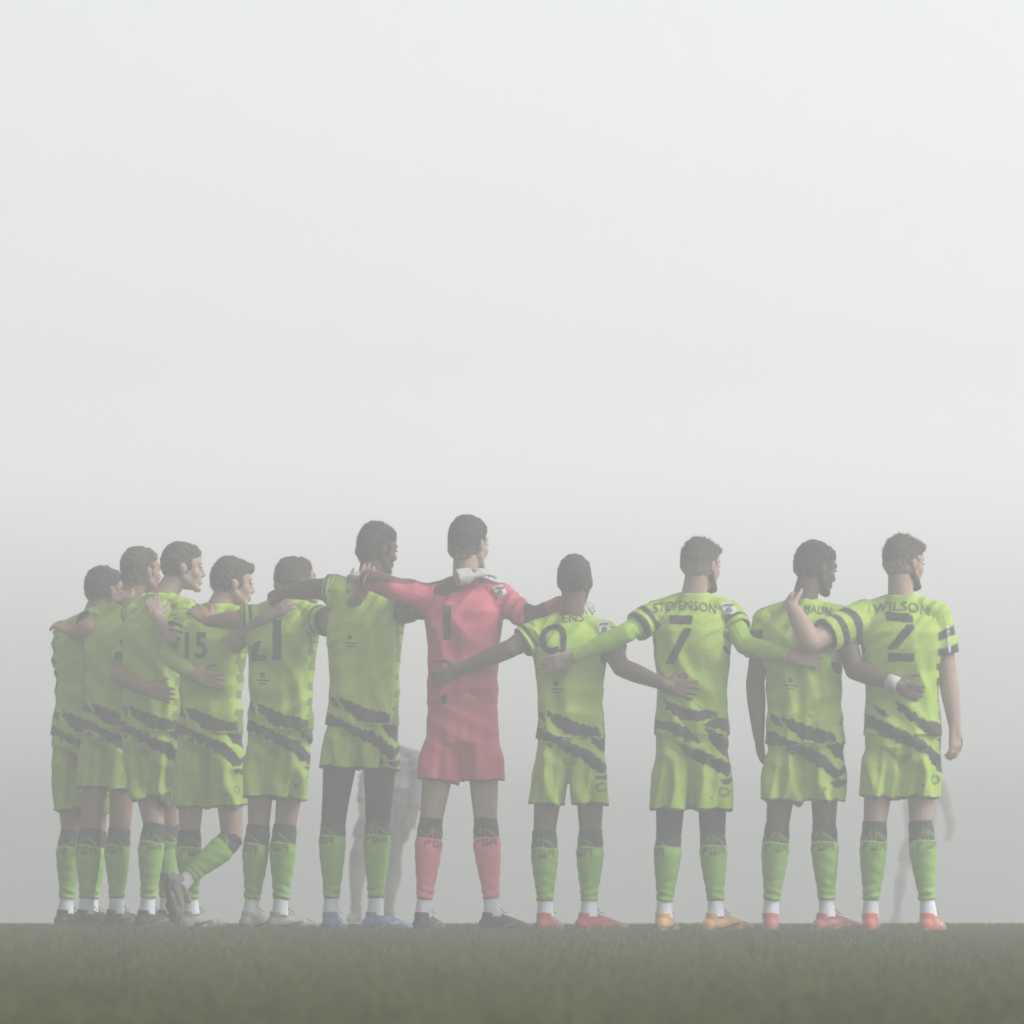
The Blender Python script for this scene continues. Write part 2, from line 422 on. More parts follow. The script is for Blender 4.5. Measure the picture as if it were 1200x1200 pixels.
def project(me, bvh, Y, off=.0015):
    """lay a thin flat print (in the XZ plane) onto the cloth behind it"""
    v = get_v(me); o = v.copy()
    for i, (x, y, z) in enumerate(v):
        h = bvh.ray_cast(Vector((x, Y-1.2, z)), Vector((0, 1, 0)), 1.6)
        if h[0] is None:
            h = bvh.find_nearest(Vector((x, Y-.1, z)))
            o[i] = h[0][:]; continue
        n = h[1] if h[1].y < 0 else -h[1]
        p = h[0]+n*(off+(.002 if y < 0 else 0)); o[i] = p[:]
    set_v(me, o)

def print_poly(polys, Y, bvh, parent, name, m, voxel=.003, it=1):
    mb = MB()
    for p in polys:
        pts = [at(x, y, Y) for x, y in p]
        a = sum(pts[i].x*pts[(i+1) % len(pts)].z-pts[(i+1) % len(pts)].x*pts[i].z for i in range(len(pts)))
        if a < 0: pts = pts[::-1]
        mb.slab([(p_.x, p_.z) for p_ in pts], .005)
    me = remesh(mb, voxel, it, name)
    v = get_v(me); project(me, bvh, Y); return link(name, me, m, parent)

def print_text(txt, c, h, Y, bvh, parent, name, m, wscale=1.0, rot=0, arch=0, bold=.0, voxel=.0024):
    cu = bpy.data.curves.new('t', 'FONT'); cu.body = txt; cu.size = h*1.38; cu.extrude = .005
    cu.align_x = 'CENTER'; cu.align_y = 'CENTER'; cu.offset = bold; cu.space_character = 1.1
    o = bpy.data.objects.new('t', cu); COL.objects.link(o)
    me = bpy.data.meshes.new_from_object(o.evaluated_get(bpy.context.evaluated_depsgraph_get()))
    bpy.data.objects.remove(o)
    me = remesh(me, voxel, 0, name)
    v = get_v(me); x = v[:, 0]*wscale; z = v[:, 1]-arch*x*x*8; y = -v[:, 2]
    xr = x*cos(R(rot))-z*sin(R(rot)); zr = x*sin(R(rot))+z*cos(R(rot)); p = at(c[0], c[1], Y)
    set_v(me, np.stack([xr+p.x, y, zr+p.z], 1)); project(me, bvh, Y)
    return link(name, me, m, parent)

# ------------------------------------------------------------------ one person
def person(sp, label, group='players standing arm in arm'):
    Y = sp['Y']; rng = np.random.default_rng(sp.get('seed', 1)); yaw = sp.get('yaw', 0); sc = sp.get('sc', 1.0)*sp.get('k', 1)
    gx = at(sp['hip'][0], 1080, Y).x
    root = bpy.data.objects.new('person', None); COL.objects.link(root)
    root.location = (gx, Y, float(ground_z(Y))); root['label'] = label; root['category'] = 'person'
    if group: root['group'] = group
    root['_w'] = tuple(root.location); root.empty_display_size = .1
    RZ = Matrix.Rotation(-R(yaw), 3, 'Z'); rt = RZ @ Vector((1, 0, 0)); fw = RZ @ Vector((0, 1, 0)); up = Vector((0, 0, 1))
    hipc = at(*sp['hip'], Y); shc = at(*sp['sh'], Y)+Vector((0, sp.get('lean', 0), 0))
    hw, sw = .088*sc, sp.get('sw', .165)*sc
    hips = [hipc-rt*hw, hipc+rt*hw]; shs = [shc-rt*sw-up*.025, shc+rt*sw-up*.025]
    if 'shL' in sp: shs[0] = at(*sp['shL'][:2], Y+sp['shL'][2])
    if 'shR' in sp: shs[1] = at(*sp['shR'][:2], Y+sp['shR'][2])
    hx, hy, hyaw = sp['head'][:3]; hpitch = sp['head'][3] if len(sp['head']) > 3 else 0
    hk = sp.get('hk', 1.0)
    hc = at(hx, hy, Y)+Vector((0, sp.get('headdy', .01), -.118*hk)); HM = head_frame(hc, hyaw, hpitch, sp.get('hroll', 0))
    # ---- body: one continuous skin
    mb = MB(); head(mb, hc, HM, hk)
    nb = shc+up*.035
    mb.cone(hc+HM @ Vector((0, -.026, -.04)), nb-up*.01, .054*hk, .062, n=16)
    mb.cone(nb-up*.02, shs[0]-up*.0, .055, .045); mb.cone(nb-up*.02, shs[1], .055, .045)
    mb.cone(shc-up*.13, hipc+up*.14, .105, .095, n=18); mb.cone(hipc+up*.14, hipc, .095, .10, n=18)
    legs = []
    for i, L in enumerate(sp['legs']):
        kn = at(L[0], L[1], Y+L[2]); an = at(L[3], L[4], Y+L[5]); legs.append((kn, an))
        bd = L[7] if len(L) > 7 else 0
        if not bd and group != 'opponents lost in the fog':
            an.z = float(ground_z(an.y))+.081; legs[-1] = (kn, an)
        bend = (-fw) if not bd else Vector((-.3, -.2, -.6)).normalized()
        mb.cone(hips[i]-rt*(.02*(1 if i else -1))-up*.03, hips[i].lerp(kn, .45), .070*sc, .070*sc); mb.cone(hips[i].lerp(kn, .45), kn, .070*sc, .053*sc)
        mb.cone(kn, kn.lerp(an, .3)+bend*.006, .050*sc, .052*sc); mb.cone(kn.lerp(an, .3)+bend*.006, an, .052*sc, .028)
        yw = R(L[6]); fd = Vector((sin(yw), cos(yw), -.55)) if not bd else Vector((.35, .1, -.9))
        mb.cone(an, an+fd.normalized()*.085, .031, .018)
    arms = []
    for i, A in enumerate(sp['arms']):
        el = at(A[0], A[1], A[2]); wr = at(A[3], A[4], A[5]); tp = at(A[6], A[7], A[8]); o_ = A[9] if len(A) > 9 else {}
        s = shs[i]; arms.append((s, el, wr, tp, o_)); aw = o_.get('w', 1)*1.06
        mb.cone(s, el, .052*aw, .041*aw); mb.cone(s.lerp(el, .15), s.lerp(el, .7), .05*aw, .046*aw)
        mb.cone(el, el.lerp(wr, .35), .042*aw, .042*aw); mb.cone(el.lerp(wr, .35), wr, .042*aw, .027*aw)
        mb.cone(wr, wr+(tp-wr).normalized()*.03, .027*aw, .022*aw)
        hand(mb, wr, tp, o_.get('n', (0, 1, -.1)), o_.get('side', -1 if i == 0 else 1), o_.get('curl', .25), o_.get('spread', 1), o_.get('hs', 1.0))
    body = remesh(mb, .0055, 5, 'body'); link('body', body, SKIN[sp['skin']], root)
    hs_ = dict(sp.get('hair', {})); hs_['c'] = {'black': (.028, .026, .025), 'brown': (.065, .052, .042)}[sp.get('hairc', 'black')]
    hs_['s'] = {'light': (.36, .25, .20), 'tan': (.30, .18, .13), 'brown': (.12, .068, .045), 'dark': (.055, .033, .024)}[sp['skin']]
    link('hair', hair(hc, HM, hk, hs_, rng), M_HAIR, root)
    for s in (-1, 1):
        e = MB(); e.ell(hc+HM @ Vector((s*.031, .086, .002))*hk, (.012, .009, .007), HM, n=10)
        link('eye', e.mesh('eye'), M_EYE, root)
    if sp.get('beard'):
        b = MB(); T = lambda x, y, z: hc+HM @ Vector((x, y, z))*hk
        b.ell(T(0, .071, -.107), (.026, .024, .020), HM)
        for s in (-1, 1):
            b.cone(T(s*.055, .004, -.05), T(s*.024, .07, -.106), .0185, .017, n=12); b.cone(T(s*.064, .0, -.01), T(s*.054, .004, -.05), .010, .018, n=12)
        link('beard', remesh(b, .005, 3, 'beard'), HAIR[sp.get('hairc', 'black')], root)
    # ---- shirt
    kit = sp.get('kit', 'green'); base = {'green': GREEN, 'red': RED, 'white': np.array((.16, .16, .17))}[kit]
    mb = MB(); W = sp.get('W', 1.0)*sc; D = sc
    hem = at(sp['hip'][0], sp['hem'], Y); hem.y = hipc.y; spine = shc-hem
    prof = [(0, .174, .132), (.12, .169, .128), (.3, .162, .120), (.5, .165, .120), (.68, .176, .128), (.82, .183, .13), (.92, .165, .108), (.99, .12, .085), (1.06, .078, .07), (1.115, .066, .066)]
    rings = []
    if kit == 'red': prof[0] = (0, .163, .122); prof[1] = (.12, .163, .122)
    for f, a, b in prof:
        c = hem+spine*f-fw*(.01*sin(f*pi)) + (fw*-.012 if f > .6 else Vector())
        ring = []
        for k in range(40):
            t = 2*pi*k/40; cx = abs(cos(t))**.85*(1 if cos(t) > 0 else -1); sy = abs(sin(t))**.85*(1 if sin(t) > 0 else -1)
            ring.append(c+rt*cx*a*W+fw*sy*b*D)
        rings.append(ring)
    mb.rings(rings)
    for i in (0, 1):
        s, el, wr, tp, o_ = arms[i]
        dirv = (el-s).normalized()
        mb.cone(nb+up*.005, s+up*.012, .054, .054)
        if kit == 'red' or o_.get('long_shirt'):
            mb.cone(s, el, .07, .060); mb.cone(el, wr, .059, .050, round2=False)
            mb.cone(shc-up*.06+(s-shc)*.6, s+dirv*.05, .08, .066)
        else:
            aw = max(1, o_.get('w', 1)*1.04); e = s.lerp(el, o_.get('sl', .62)); mb.cone(s, e, .066*aw, .071*aw, round2=False)
            mb.cone(shc-up*.07+(s-shc)*.55, s+dirv*.04, .08, .066)
    vx = sp.get('vox', .0045)
    me = remesh(mb, vx, 8, 'shirt'); v = get_v(me); n = get_n(me)
    rtn, fwn = np.array(rt[:]), np.array(fw[:]); rel = v-np.array(hem[:]); zz = rel[:, 2]; hgt = spine.z
    f = zz/hgt; cx = rel[:, 0]-f*spine.x
    u = cx                                       # screen-plane coordinate across the back
    isarm = np.zeros(len(v)); tarm = np.zeros(len(v)); warm = np.zeros(len(v), int)
    for i in (0, 1):
        s, el, wr, tp, o_ = arms[i]; sa = np.array(s[:]); ea = np.array(el[:]); e_ = ea-sa; L = np.linalg.norm(e_)
        t = ((v-sa) @ e_)/L/L; dist = np.linalg.norm(v-sa-np.clip(t, 0, 1)[:, None]*e_, axis=1)
        side = ((v-np.array(shc[:])) @ rtn)*(1 if i else -1)
        a_ = (dist < .095) & (t > .0) & (side > sw*.88-.1*np.clip(t, 0, 1)*0) ; 
        isarm[a_] = 1; tarm[a_] = t[a_]; warm[a_] = i
    ph = rng.random(12)*6.28; phs = ph
    body_w = 1-isarm
    warp = .35*np.sin(zz*9+ph[0])+.25*np.sin(u*14+ph[1])
    fo = (.0030*ridge((u*.75+zz*.45)*26+ph[2]+warp*3)*np.clip(1.15-np.abs(f-.45)*1.6, 0, 1)
          + .0034*ridge((u*.35-zz*.8)*22+ph[3]+warp*3.5)*np.clip(1-np.abs(f-.25)*2.2, 0, 1)
          + .0040*ridge(u*30+zz*5+ph[4]+warp*2)*np.clip(.75-f, 0, .6)
          + .0022*ridge((u*.9-zz*.9)*42+ph[5]+warp*4)*np.clip((f-.35)*1.5, 0, 1))
    fa = .0035*ridge(tarm*9+u*25+ph[6])
    amp = sp.get('fold', 2.7)
    vv = v+n*((fo*body_w+fa*isarm)*amp*(.3+.7*np.abs(n @ fwn)))[:, None]
    # blousing above the hem
    set_v(me, vv)
    for _ in range(1):
        pass
    col = np.tile(base, (len(v), 1)).astype(float)
    if kit == 'green':
        dk = ragged(u, zz, STRIPES[sp.get('st', 'a')], ph)*(1-isarm)
        band = (np.sin(tarm*24+sp.get('bph', 0)+.8*np.sin(u*20+zz*17+ph[9])) > .0)*isarm*(tarm > .12)
        dk = np.maximum(dk, band)
        sx = rel @ rtn; edge = np.abs(np.abs(sx-f*(spine @ rt))-.169*W) < .010
        blot = (np.sin(zz*95+ph[10]+2*np.sin(zz*14))+.6*np.sin(zz*41+ph[11]) > .15)
        pip = np.abs(np.abs(sx-f*(spine @ rt))-.169*W) < .004; dk = np.maximum(dk, pip*(isarm < .5)*(f < .85)*.55)
        dk = np.maximum(dk, (edge & blot & (isarm < .5) & (f < .75))*.6)
        ln_ = np.abs(((v-np.array(shc[:])) @ fwn)-.004) < .008; dk = np.maximum(dk, ln_*(f > .95)*(np.abs(u) > .08)*.8*(np.sin(u*45+ph[3]) > -.2))
        col = col*(1-dk[:, None])+DARK*dk[:, None]
    elif kit == 'red':
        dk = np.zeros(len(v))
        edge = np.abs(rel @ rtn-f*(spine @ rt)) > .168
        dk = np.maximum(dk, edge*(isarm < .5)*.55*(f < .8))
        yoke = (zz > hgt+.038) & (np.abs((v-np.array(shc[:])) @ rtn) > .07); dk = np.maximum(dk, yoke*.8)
        if 'elbow_band' in sp:
            s, el, wr, tp, o_ = arms[1]; dd = np.linalg.norm(v-np.array((el.lerp(wr, .12))[:]), axis=1)
            dk = np.maximum(dk, np.clip((.085-dd)/.006, 0, 1)*.95*(v[:, 0] > el.x-.03))
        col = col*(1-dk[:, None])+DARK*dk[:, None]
    else:
        ring = np.clip(.5-np.abs(np.hypot(u-.1, zz-.16)-.05)/.004+2, 0, 1)*0
        dk = ((np.abs(zz-.05) < .012) | (zz < .015)); col[dk] = (.1, .1, .11)
        col[isarm > .5] = (.12, .12, .13)
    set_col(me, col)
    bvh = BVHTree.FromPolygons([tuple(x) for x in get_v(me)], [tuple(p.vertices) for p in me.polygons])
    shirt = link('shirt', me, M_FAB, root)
    for pr in sp.get('prints', ()):
        if pr[0] == 'poly': o = print_poly(pr[2], Y, bvh, shirt, pr[1], pr[3])
        else: o = print_text(pr[2], pr[3], pr[4], Y, bvh, shirt, pr[1], pr[5], **(pr[6] if len(pr) > 6 else {}))
        if 'badge' in pr[1] and len(pr) <= 6:
            xs = [p[0] for p in pr[2][0]]; ys = [p[1] for p in pr[2][0]]; x0, x1, y0, y1 = min(xs), max(xs), min(ys), max(ys); w_ = x1-x0
            b2 = BVHTree.FromPolygons([tuple(a+b for a, b in zip(x.co, shirt['_w'])) for x in o.data.vertices], [tuple(p.vertices) for p in o.data.polygons])
            print_poly([[(x0+w_*.25, y0+3), (x1-w_*.2, y0+2.2), (x1-w_*.2, y0+4.5), (x0+w_*.25, y0+5.2)],
                        [(x0+w_*.4, y0+8), (x0+w_*.6, y0+7), (x0+w_*.75, y0+10), (x0+w_*.6, y0+13.5), (x0+w_*.42, y0+12)]], Y, b2, o, 'emblem', M_GREY, voxel=.0022, it=0)
    # ---- shorts
    sb = {'green': GREEN*.97, 'red': RED*1.08, 'white': np.array((.03, .03, .035))}[kit]
    hz = at(0, sp['shem'], Y).z
    mb = MB(); rings = []
    for dz, a, b in ((.19, .158 if kit == 'red' else .135, .115 if kit == 'red' else .105), (.12, .160, .118), (.04, .166, .125), (-.03, .168, .125), (-.07, .15, .10), (-.10, .10, .06)):
        rings.append([hipc+up*dz*sc+rt*a*W*cos(2*pi*k/36)*1.0+fw*b*D*sin(2*pi*k/36) for k in range(36)])
    mb.rings(rings[::-1])
    cents = []
    mb.cone(hipc-up*.02, hipc-up*.155, .09, .03)
    for i in (0, 1):
        kn = legs[i][0]; h = hips[i]; t = (h.z-hz)/max(h.z-kn.z, .05); t = min(t, 1.1)
        e = h.lerp(kn, t); e = e+(rt*(-.003 if i else .003))*sc; cents.append(e)
        if 'hemdz' in sp: e.z += sp['hemdz'][i]
        ax = (e-h).normalized(); rr = []
        for q_ in range(7):
            g = q_/6; c = h.lerp(e, g); a = (.093+.003*g)*sc*W*min(1, .76+.08*q_); b = (.112-.006*g)*D*min(1, .8+.12*q_)
            r1 = (rt-ax*rt.dot(ax)).normalized(); r2 = ax.cross(r1)
            rr.append([c+r1*a*cos(2*pi*k/30)+r2*b*sin(2*pi*k/30) for k in range(30)])
        mb.rings(rr[::-1])
    me = remesh(mb, vx, 5, 'shorts'); v = get_v(me); n = get_n(me); g = np.clip((hipc.z+.1-v[:, 2])/(hipc.z+.1-hz), 0, 1.05)
    X = v[:, 0]-hipc.x; Z = v[:, 2]-hipc.z; ph = rng.random(10)*6.28
    fo = (.0075*ridge(X*24+Z*4+ph[0]+.5*np.sin(Z*11+ph[1]))*g+.0045*ridge(X*46-Z*6+ph[2]+.8*np.sin(Z*8))*g
          + .003*ridge((X*.5+Z)*30+ph[3])*(1-g)+.003*np.sin(v[:, 1]*60+ph[4])*g)
    v2 = v+n*(fo*amp*sp.get('foldS', 1)*(.3+.7*np.abs(n[:, 1])))[:, None]; set_v(me, v2)
    col = np.tile(sb, (len(v), 1)).astype(float); hdist = v[:, 2]-hz
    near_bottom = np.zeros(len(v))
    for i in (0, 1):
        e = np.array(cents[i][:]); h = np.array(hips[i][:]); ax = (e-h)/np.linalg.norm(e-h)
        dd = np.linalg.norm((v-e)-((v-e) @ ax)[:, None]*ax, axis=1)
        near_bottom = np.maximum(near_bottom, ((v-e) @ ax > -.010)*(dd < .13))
    if kit == 'green':
        rel = v-np.array(hem[:]); u = rel[:, 0]; dk = ragged(u, rel[:, 2], STRIPES[sp.get('st', 'a')], phs)
        emb = np.abs(np.hypot(X-.145*W, v[:, 2]-hz-.085)-.017) < .005; emb2 = np.hypot(X-.085, v[:, 2]-hz-.06) < .008
        dk = np.maximum(dk, (emb*.7+emb2*.7)*(n[:, 1] < 0))
        col = col*(1-dk[:, None])+DARK*dk[:, None]
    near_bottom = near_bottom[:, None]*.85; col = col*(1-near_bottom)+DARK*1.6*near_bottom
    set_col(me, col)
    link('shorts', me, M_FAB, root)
    # ---- socks, boots
    skb = {'green': SOCKG, 'red': np.array((.80, .21, .26)), 'white': np.array((.12, .12, .12))}[kit]
    for i, L in enumerate(sp['legs']):
        kn, an = legs[i]; bd = len(L) > 7 and L[7]
        bend = (-fw) if not bd else Vector((-.3, -.2, -.6)).normalized()
        sock(kn+(kn-an).normalized()*.012, an, bend, skb, DARK*1.3, root, rng, letters=not bd, topfrac=sp.get('topfrac', .25))
        r_, _ = loft_path([kn.lerp(an, .80), kn.lerp(an, .9), an-(an-kn).normalized()*-.012], [(0, .033), (.35, .0355), (.6, .0375), (1, .042)], n=28, m=14)
        m2 = MB(); m2.rings(r_); me = m2.mesh('ankle_sock')
        link('ankle_sock', me, SKIN['dark'] if sp.get('noankle') else M_WHITESOCK, root)
        boot(an, L[6], sp['boots'], root, rng, pitch=(78 if bd else 0))
    if sp.get('tights'):
        for i in (0, 1):
            kn = legs[i][0]; h = hips[i]
            r_, _ = loft_path([h.lerp(kn, .3), h.lerp(kn, .7), kn, kn.lerp(legs[i][1], .12)], [(0, .084), (.6, .064), (1, .056)], n=32, m=20)
            m2 = MB(); m2.rings(r_); link('tights', m2.mesh('tights'), M_DARK, root)
    for i in (0, 1):
        s, el, wr, tp, o_ = arms[i]
        if o_.get('under'):
            m2 = MB(); m2.cone(s, el, .055, .047); m2.cone(el, el.lerp(wr, .4), .047, .046); m2.cone(el.lerp(wr, .4), wr, .046, .032, round2=False)
            me = remesh(m2, .0045, 4, 'undersleeve'); v = get_v(me); n = get_n(me)
            set_v(me, v+n*(.0016*ridge(v[:, 0]*38+v[:, 2]*52+2.5*np.sin(v[:, 0]*31))*(.5+.5*np.sin(v[:, 0]*23+1)))[:, None]); link('undersleeve', me, M_UNDER, root)
        if o_.get('band'):
            b_ = o_['band']; c = el.lerp(wr, b_); ax = (wr-el).normalized(); m2 = MB(); m2.cone(c-ax*.026, c+ax*.026, .037, .036, n=28, round1=False, round2=False)
            link('wristband', m2.mesh('wristband'), M_TAPE, root)
        if o_.get('glove'):
            m2 = MB(); hand(m2, wr-(tp-wr).normalized()*.01, tp, o_.get('n', (0, 1, -.1)), o_.get('side', -1 if i == 0 else 1), o_.get('curl', .25), o_.get('spread', 1), o_.get('hs', 1.0)*1.3)
            m2.cone(wr-(tp-wr).normalized()*.05, wr, .042, .04, round1=False)
            link('glove', remesh(m2, .005, 3, 'glove'), M_GLOVE, root)
    return root

# ------------------------------------------------------------------ ground, grass, haze
ys = np.concatenate([np.linspace(-280, 10, 40), np.linspace(12, 50, 153), np.linspace(55, 290, 48)])
xs = np.concatenate([np.linspace(-280, -12, 24), np.linspace(-10, 10, 41), np.linspace(12, 280, 24)])
gv = []; nx = len(xs)
for y in ys:
    z = float(ground_z(y))
    for x in xs: gv.append((x, y, z))
gf = [(j*nx+i, j*nx+i+1, (j+1)*nx+i+1, (j+1)*nx+i) for j in range(len(ys)-1) for i in range(nx-1)]
gm = bpy.data.meshes.new('pitch'); gm.from_pydata(gv, [], gf); gm.update(); smooth_shade(gm)
M_GROUND = mat('turf', (.03, .033, .003), rough=1, var=.4, vscale=6, bump=.6, bscale=90)
gm.materials.append(M_GROUND)
go = bpy.data.objects.new('ground', gm); COL.objects.link(go); go['kind'] = 'structure'; go['label'] = 'green grass football pitch rising to a low crest'

rng = np.random.default_rng(5)
def grass():
    V = []; Fc = []; Cl = []
    N = 230000
    y = 10.6+rng.random(N)**.8*(33.6-10.6); x = (rng.random(N)*2-1)*(y*.083+.25)
    z = ground_z(y)-.002
    pat = .5+.5*np.sin(x*3.1+np.sin(y*1.3)*2)*np.sin(y*2.3+np.sin(x*2.1)*2)
    h = (.016+.014*rng.random(N))*(.75+.45*pat); wd = .0016+.0022*rng.random(N)
    a = rng.random(N)*pi; lx = rng.normal(0, .009, N); ly = rng.normal(0, .009, N)
    dx = np.cos(a)*wd; dy = np.sin(a)*wd
    v = np.empty((N, 3, 3))
    v[:, 0] = np.stack([x-dx, y-dy, z], 1); v[:, 1] = np.stack([x+dx, y+dy, z], 1); v[:, 2] = np.stack([x+lx, y+ly, z+h], 1)
    me = bpy.data.meshes.new('grass'); me.vertices.add(N*3); me.vertices.foreach_set('co', v.ravel())
    me.loops.add(N*3); me.loops.foreach_set('vertex_index', np.arange(N*3)); me.polygons.add(N)
    me.polygons.foreach_set('loop_start', np.arange(N)*3); me.update(calc_edges=True)
    c = np.array((.060, .072, .000))*(.7+.6*rng.random(N))[:, None]*(.8+.35*pat)[:, None]
    dry = rng.random(N) < .12; c[dry] = np.array((.10, .10, .003))*(.6+.6*rng.random(dry.sum()))[:, None]
    set_col(me, np.repeat(c, 3, 0))
    m = mat('grass_blade', attr=True, rough=.7, var=.2, vscale=3)
    me.materials.append(m)
    o = bpy.data.objects.new('grass', me); COL.objects.link(o); o['kind'] = 'stuff'; o['label'] = 'short mown green grass covering the pitch'; o['category'] = 'grass'
grass()

HZ = 0.0212
hm = bpy.data.materials.new('haze'); hm.use_nodes = True; n = hm.node_tree.nodes; n.clear()
pv = n.new('ShaderNodeVolumePrincipled'); pv.inputs['Color'].default_value = (.965, .97, .975, 1); pv.inputs['Density'].default_value = HZ
pv.inputs['Anisotropy'].default_value = .6
mo = n.new('ShaderNodeOutputMaterial'); hm.node_tree.links.new(pv.outputs[0], mo.inputs['Volume'])
b = MB(); X0, X1, Y0, Y1, Z0, Z1 = -300, 300, -300, 310, float(ground_z(290))-1.5, 2.3
b.add([(X0, Y0, Z0), (X1, Y0, Z0), (X1, Y1, Z0), (X0, Y1, Z0), (X0, Y0, Z1), (X1, Y0, Z1), (X1, Y1, Z1), (X0, Y1, Z1)],
      [(3, 2, 1, 0), (4, 5, 6, 7), (0, 1, 5, 4), (1, 2, 6, 5), (2, 3, 7, 6), (3, 0, 4, 7)])
hme = b.mesh('haze'); hme.materials.append(hm); ho = bpy.data.objects.new('haze', hme); COL.objects.link(ho)
ho['kind'] = 'stuff'; ho['label'] = 'thick pale fog over the whole pitch'; ho['category'] = 'fog'

# ------------------------------------------------------------------ the players (rows and columns measured on the photo, depth in metres)
CORAL = ((.55, .13, .10), (.6, .45, .38), (.55, .28, .2)); REDB = ((.42, .075, .08), (.42, .25, .18), (.36, .06, .06))
ORANGE = ((.62, .36, .15), (.07, .07, .05), (.6, .27, .12)); BLACKB = ((.02, .02, .022), (.2, .2, .2), (.03, .03, .03))
BLUEB = ((.10, .17, .30), (.36, .42, .48), (.13, .22, .33)); WHITEB = ((.30, .28, .25), (.06, .06, .06), (.45, .45, .42)); PINKB = ((.48, .15, .15), (.5, .34, .3), (.4, .1, .09))
def emblem(x, y):
    c = [(x+4*cos(t)*1.0, y+4*sin(t)) for t in np.linspace(0, 2*pi, 12, endpoint=False)]
    return ('poly', 'crest_print', [[(x-3, y-7), (x+2, y-7), (x+3, y-2), (x-2, y-1)], [(x-7, y+1), (x+8, y+2), (x+8, y+3.6), (x-7, y+2.6)], [(x-5, y+5), (x+5, y+6), (x+5, y+7.4), (x-5, y+6.4)]], M_LETTER)

SP = {}
SP['p11'] = dict(W=1.05, Y=29.60, seed=11, yaw=4, head=(1060, 629, 52, -4), sh=(1056, 715), hip=(1058, 868), hem=862, shem=936, skin='light', hairc='brown', st='c',
  legs=[(1025, 966, .0, 1020, 1071, .02, 8), (1079, 966, -.01, 1088, 1073, -.02, 22)], boots=CORAL, beard=True,
  hair=dict(short=True, top=.016, fringe=True, fade=-.025, len=.014, lean=(0, .3, .5), strand_z=.03, n=700),
  arms=[(950, 753, 29.42, 929, 713, 29.47, 915, 690, 29.66, dict(n=(.9, .5, -.5), sl=.75, curl=.45, side=-1, w=1.15)),
        (1111, 792, 29.60, 1119, 852, 29.56, 1119, 900, 29.55, dict(n=(-.75, .65, 0), curl=.45, sl=.66, side=1))],
  bph=.5,
  prints=[('text', 'name_lettering', 'WILSON', (1056, 712), .046, M_LETTER, dict(wscale=1.0, rot=-3, arch=.15, bold=.0012)),
          ('poly', 'shirt_number', [[(1036, 718), (1062, 720), (1068, 724), (1068, 731), (1037, 728)], [(1061, 733), (1069, 734), (1069, 738), (1049, 762), (1039, 762), (1039, 759)], [(1039, 766), (1069, 767), (1069, 776), (1039, 776)]], M_PRINT),
          ('poly', 'sleeve_badge', [[(1107, 735), (1111, 734), (1113, 765), (1110, 766)]], M_WHITE)])
SP['p10'] = dict(W=1.07, Y=29.66, seed=14, yaw=8, head=(957, 635, 62, -10), sh=(940, 720), hip=(944, 868), hem=872, shem=940, skin='dark', hairc='black', st='a',
  legs=[(911, 968, .0, 903, 1071, .02, 5), (966, 968, -.01, 969, 1071, -.02, 62)], boots=PINKB,
  hair=dict(top=.012, amp=.0028, freq=170, len=.006, n=1500, short=True), headdy=.04,
  arms=[(885, 800, 29.72, 889, 860, 29.70, 894, 905, 29.69, dict(n=(1, .3, 0), curl=.4, side=-1)),
        (1002, 785, 29.50, 1048, 801, 29.42, 1092, 818, 29.46, dict(band=.97, n=(0, 1, .1), curl=.35, w=1.08, side=1, sl=.5))],
  bph=2.0, shL=(898, 728, .05),
  prints=[('text', 'name_lettering', 'MALIN', (957, 716), .040, M_LETTER, dict(wscale=.75, rot=-6, bold=.0008)), emblem(925, 802)])
SP['p9'] = dict(W=1.02, Y=29.75, seed=9, yaw=3, head=(822, 632, 42, -4), sh=(812, 713), hip=(811, 868), hem=862, shem=950, skin='light', hairc='brown', st='b',
  legs=[(784, 974, .0, 778, 1068, .02, 16), (835, 974, -.01, 839, 1064, -.02, 58)], boots=ORANGE, beard=True, tights=True,
  hair=dict(short=True, top=.014, fringe=True, fade=-.025, len=.013, lean=(0, .3, .5), strand_z=.03, n=700),
  arms=[(733, 742, 29.66, 672, 770, 29.70, 628, 783, 29.72, dict(under=True, n=(0, 1, .1), curl=.2, side=1, sl=.66)),
        (873, 756, 29.62, 926, 769, 29.48, 968, 775, 29.50, dict(under=True, n=(0, 1, .1), curl=.3, side=1, sl=.5))],
  prints=[('text', 'name_lettering', 'STEVENSON', (802, 711), .045, M_LETTER, dict(wscale=.80, rot=-1, arch=.1, bold=.0008)),
          ('poly', 'shirt_number', [[(784, 722), (811, 723), (810, 733), (785, 732)], [(801, 737), (810, 738), (789, 779), (779, 778)]], M_PRINT),
          ('poly', 'sleeve_badge', [[(843, 708), (857, 706), (863, 718), (858, 721), (849, 720)]], M_WHITE), emblem(803, 798)])
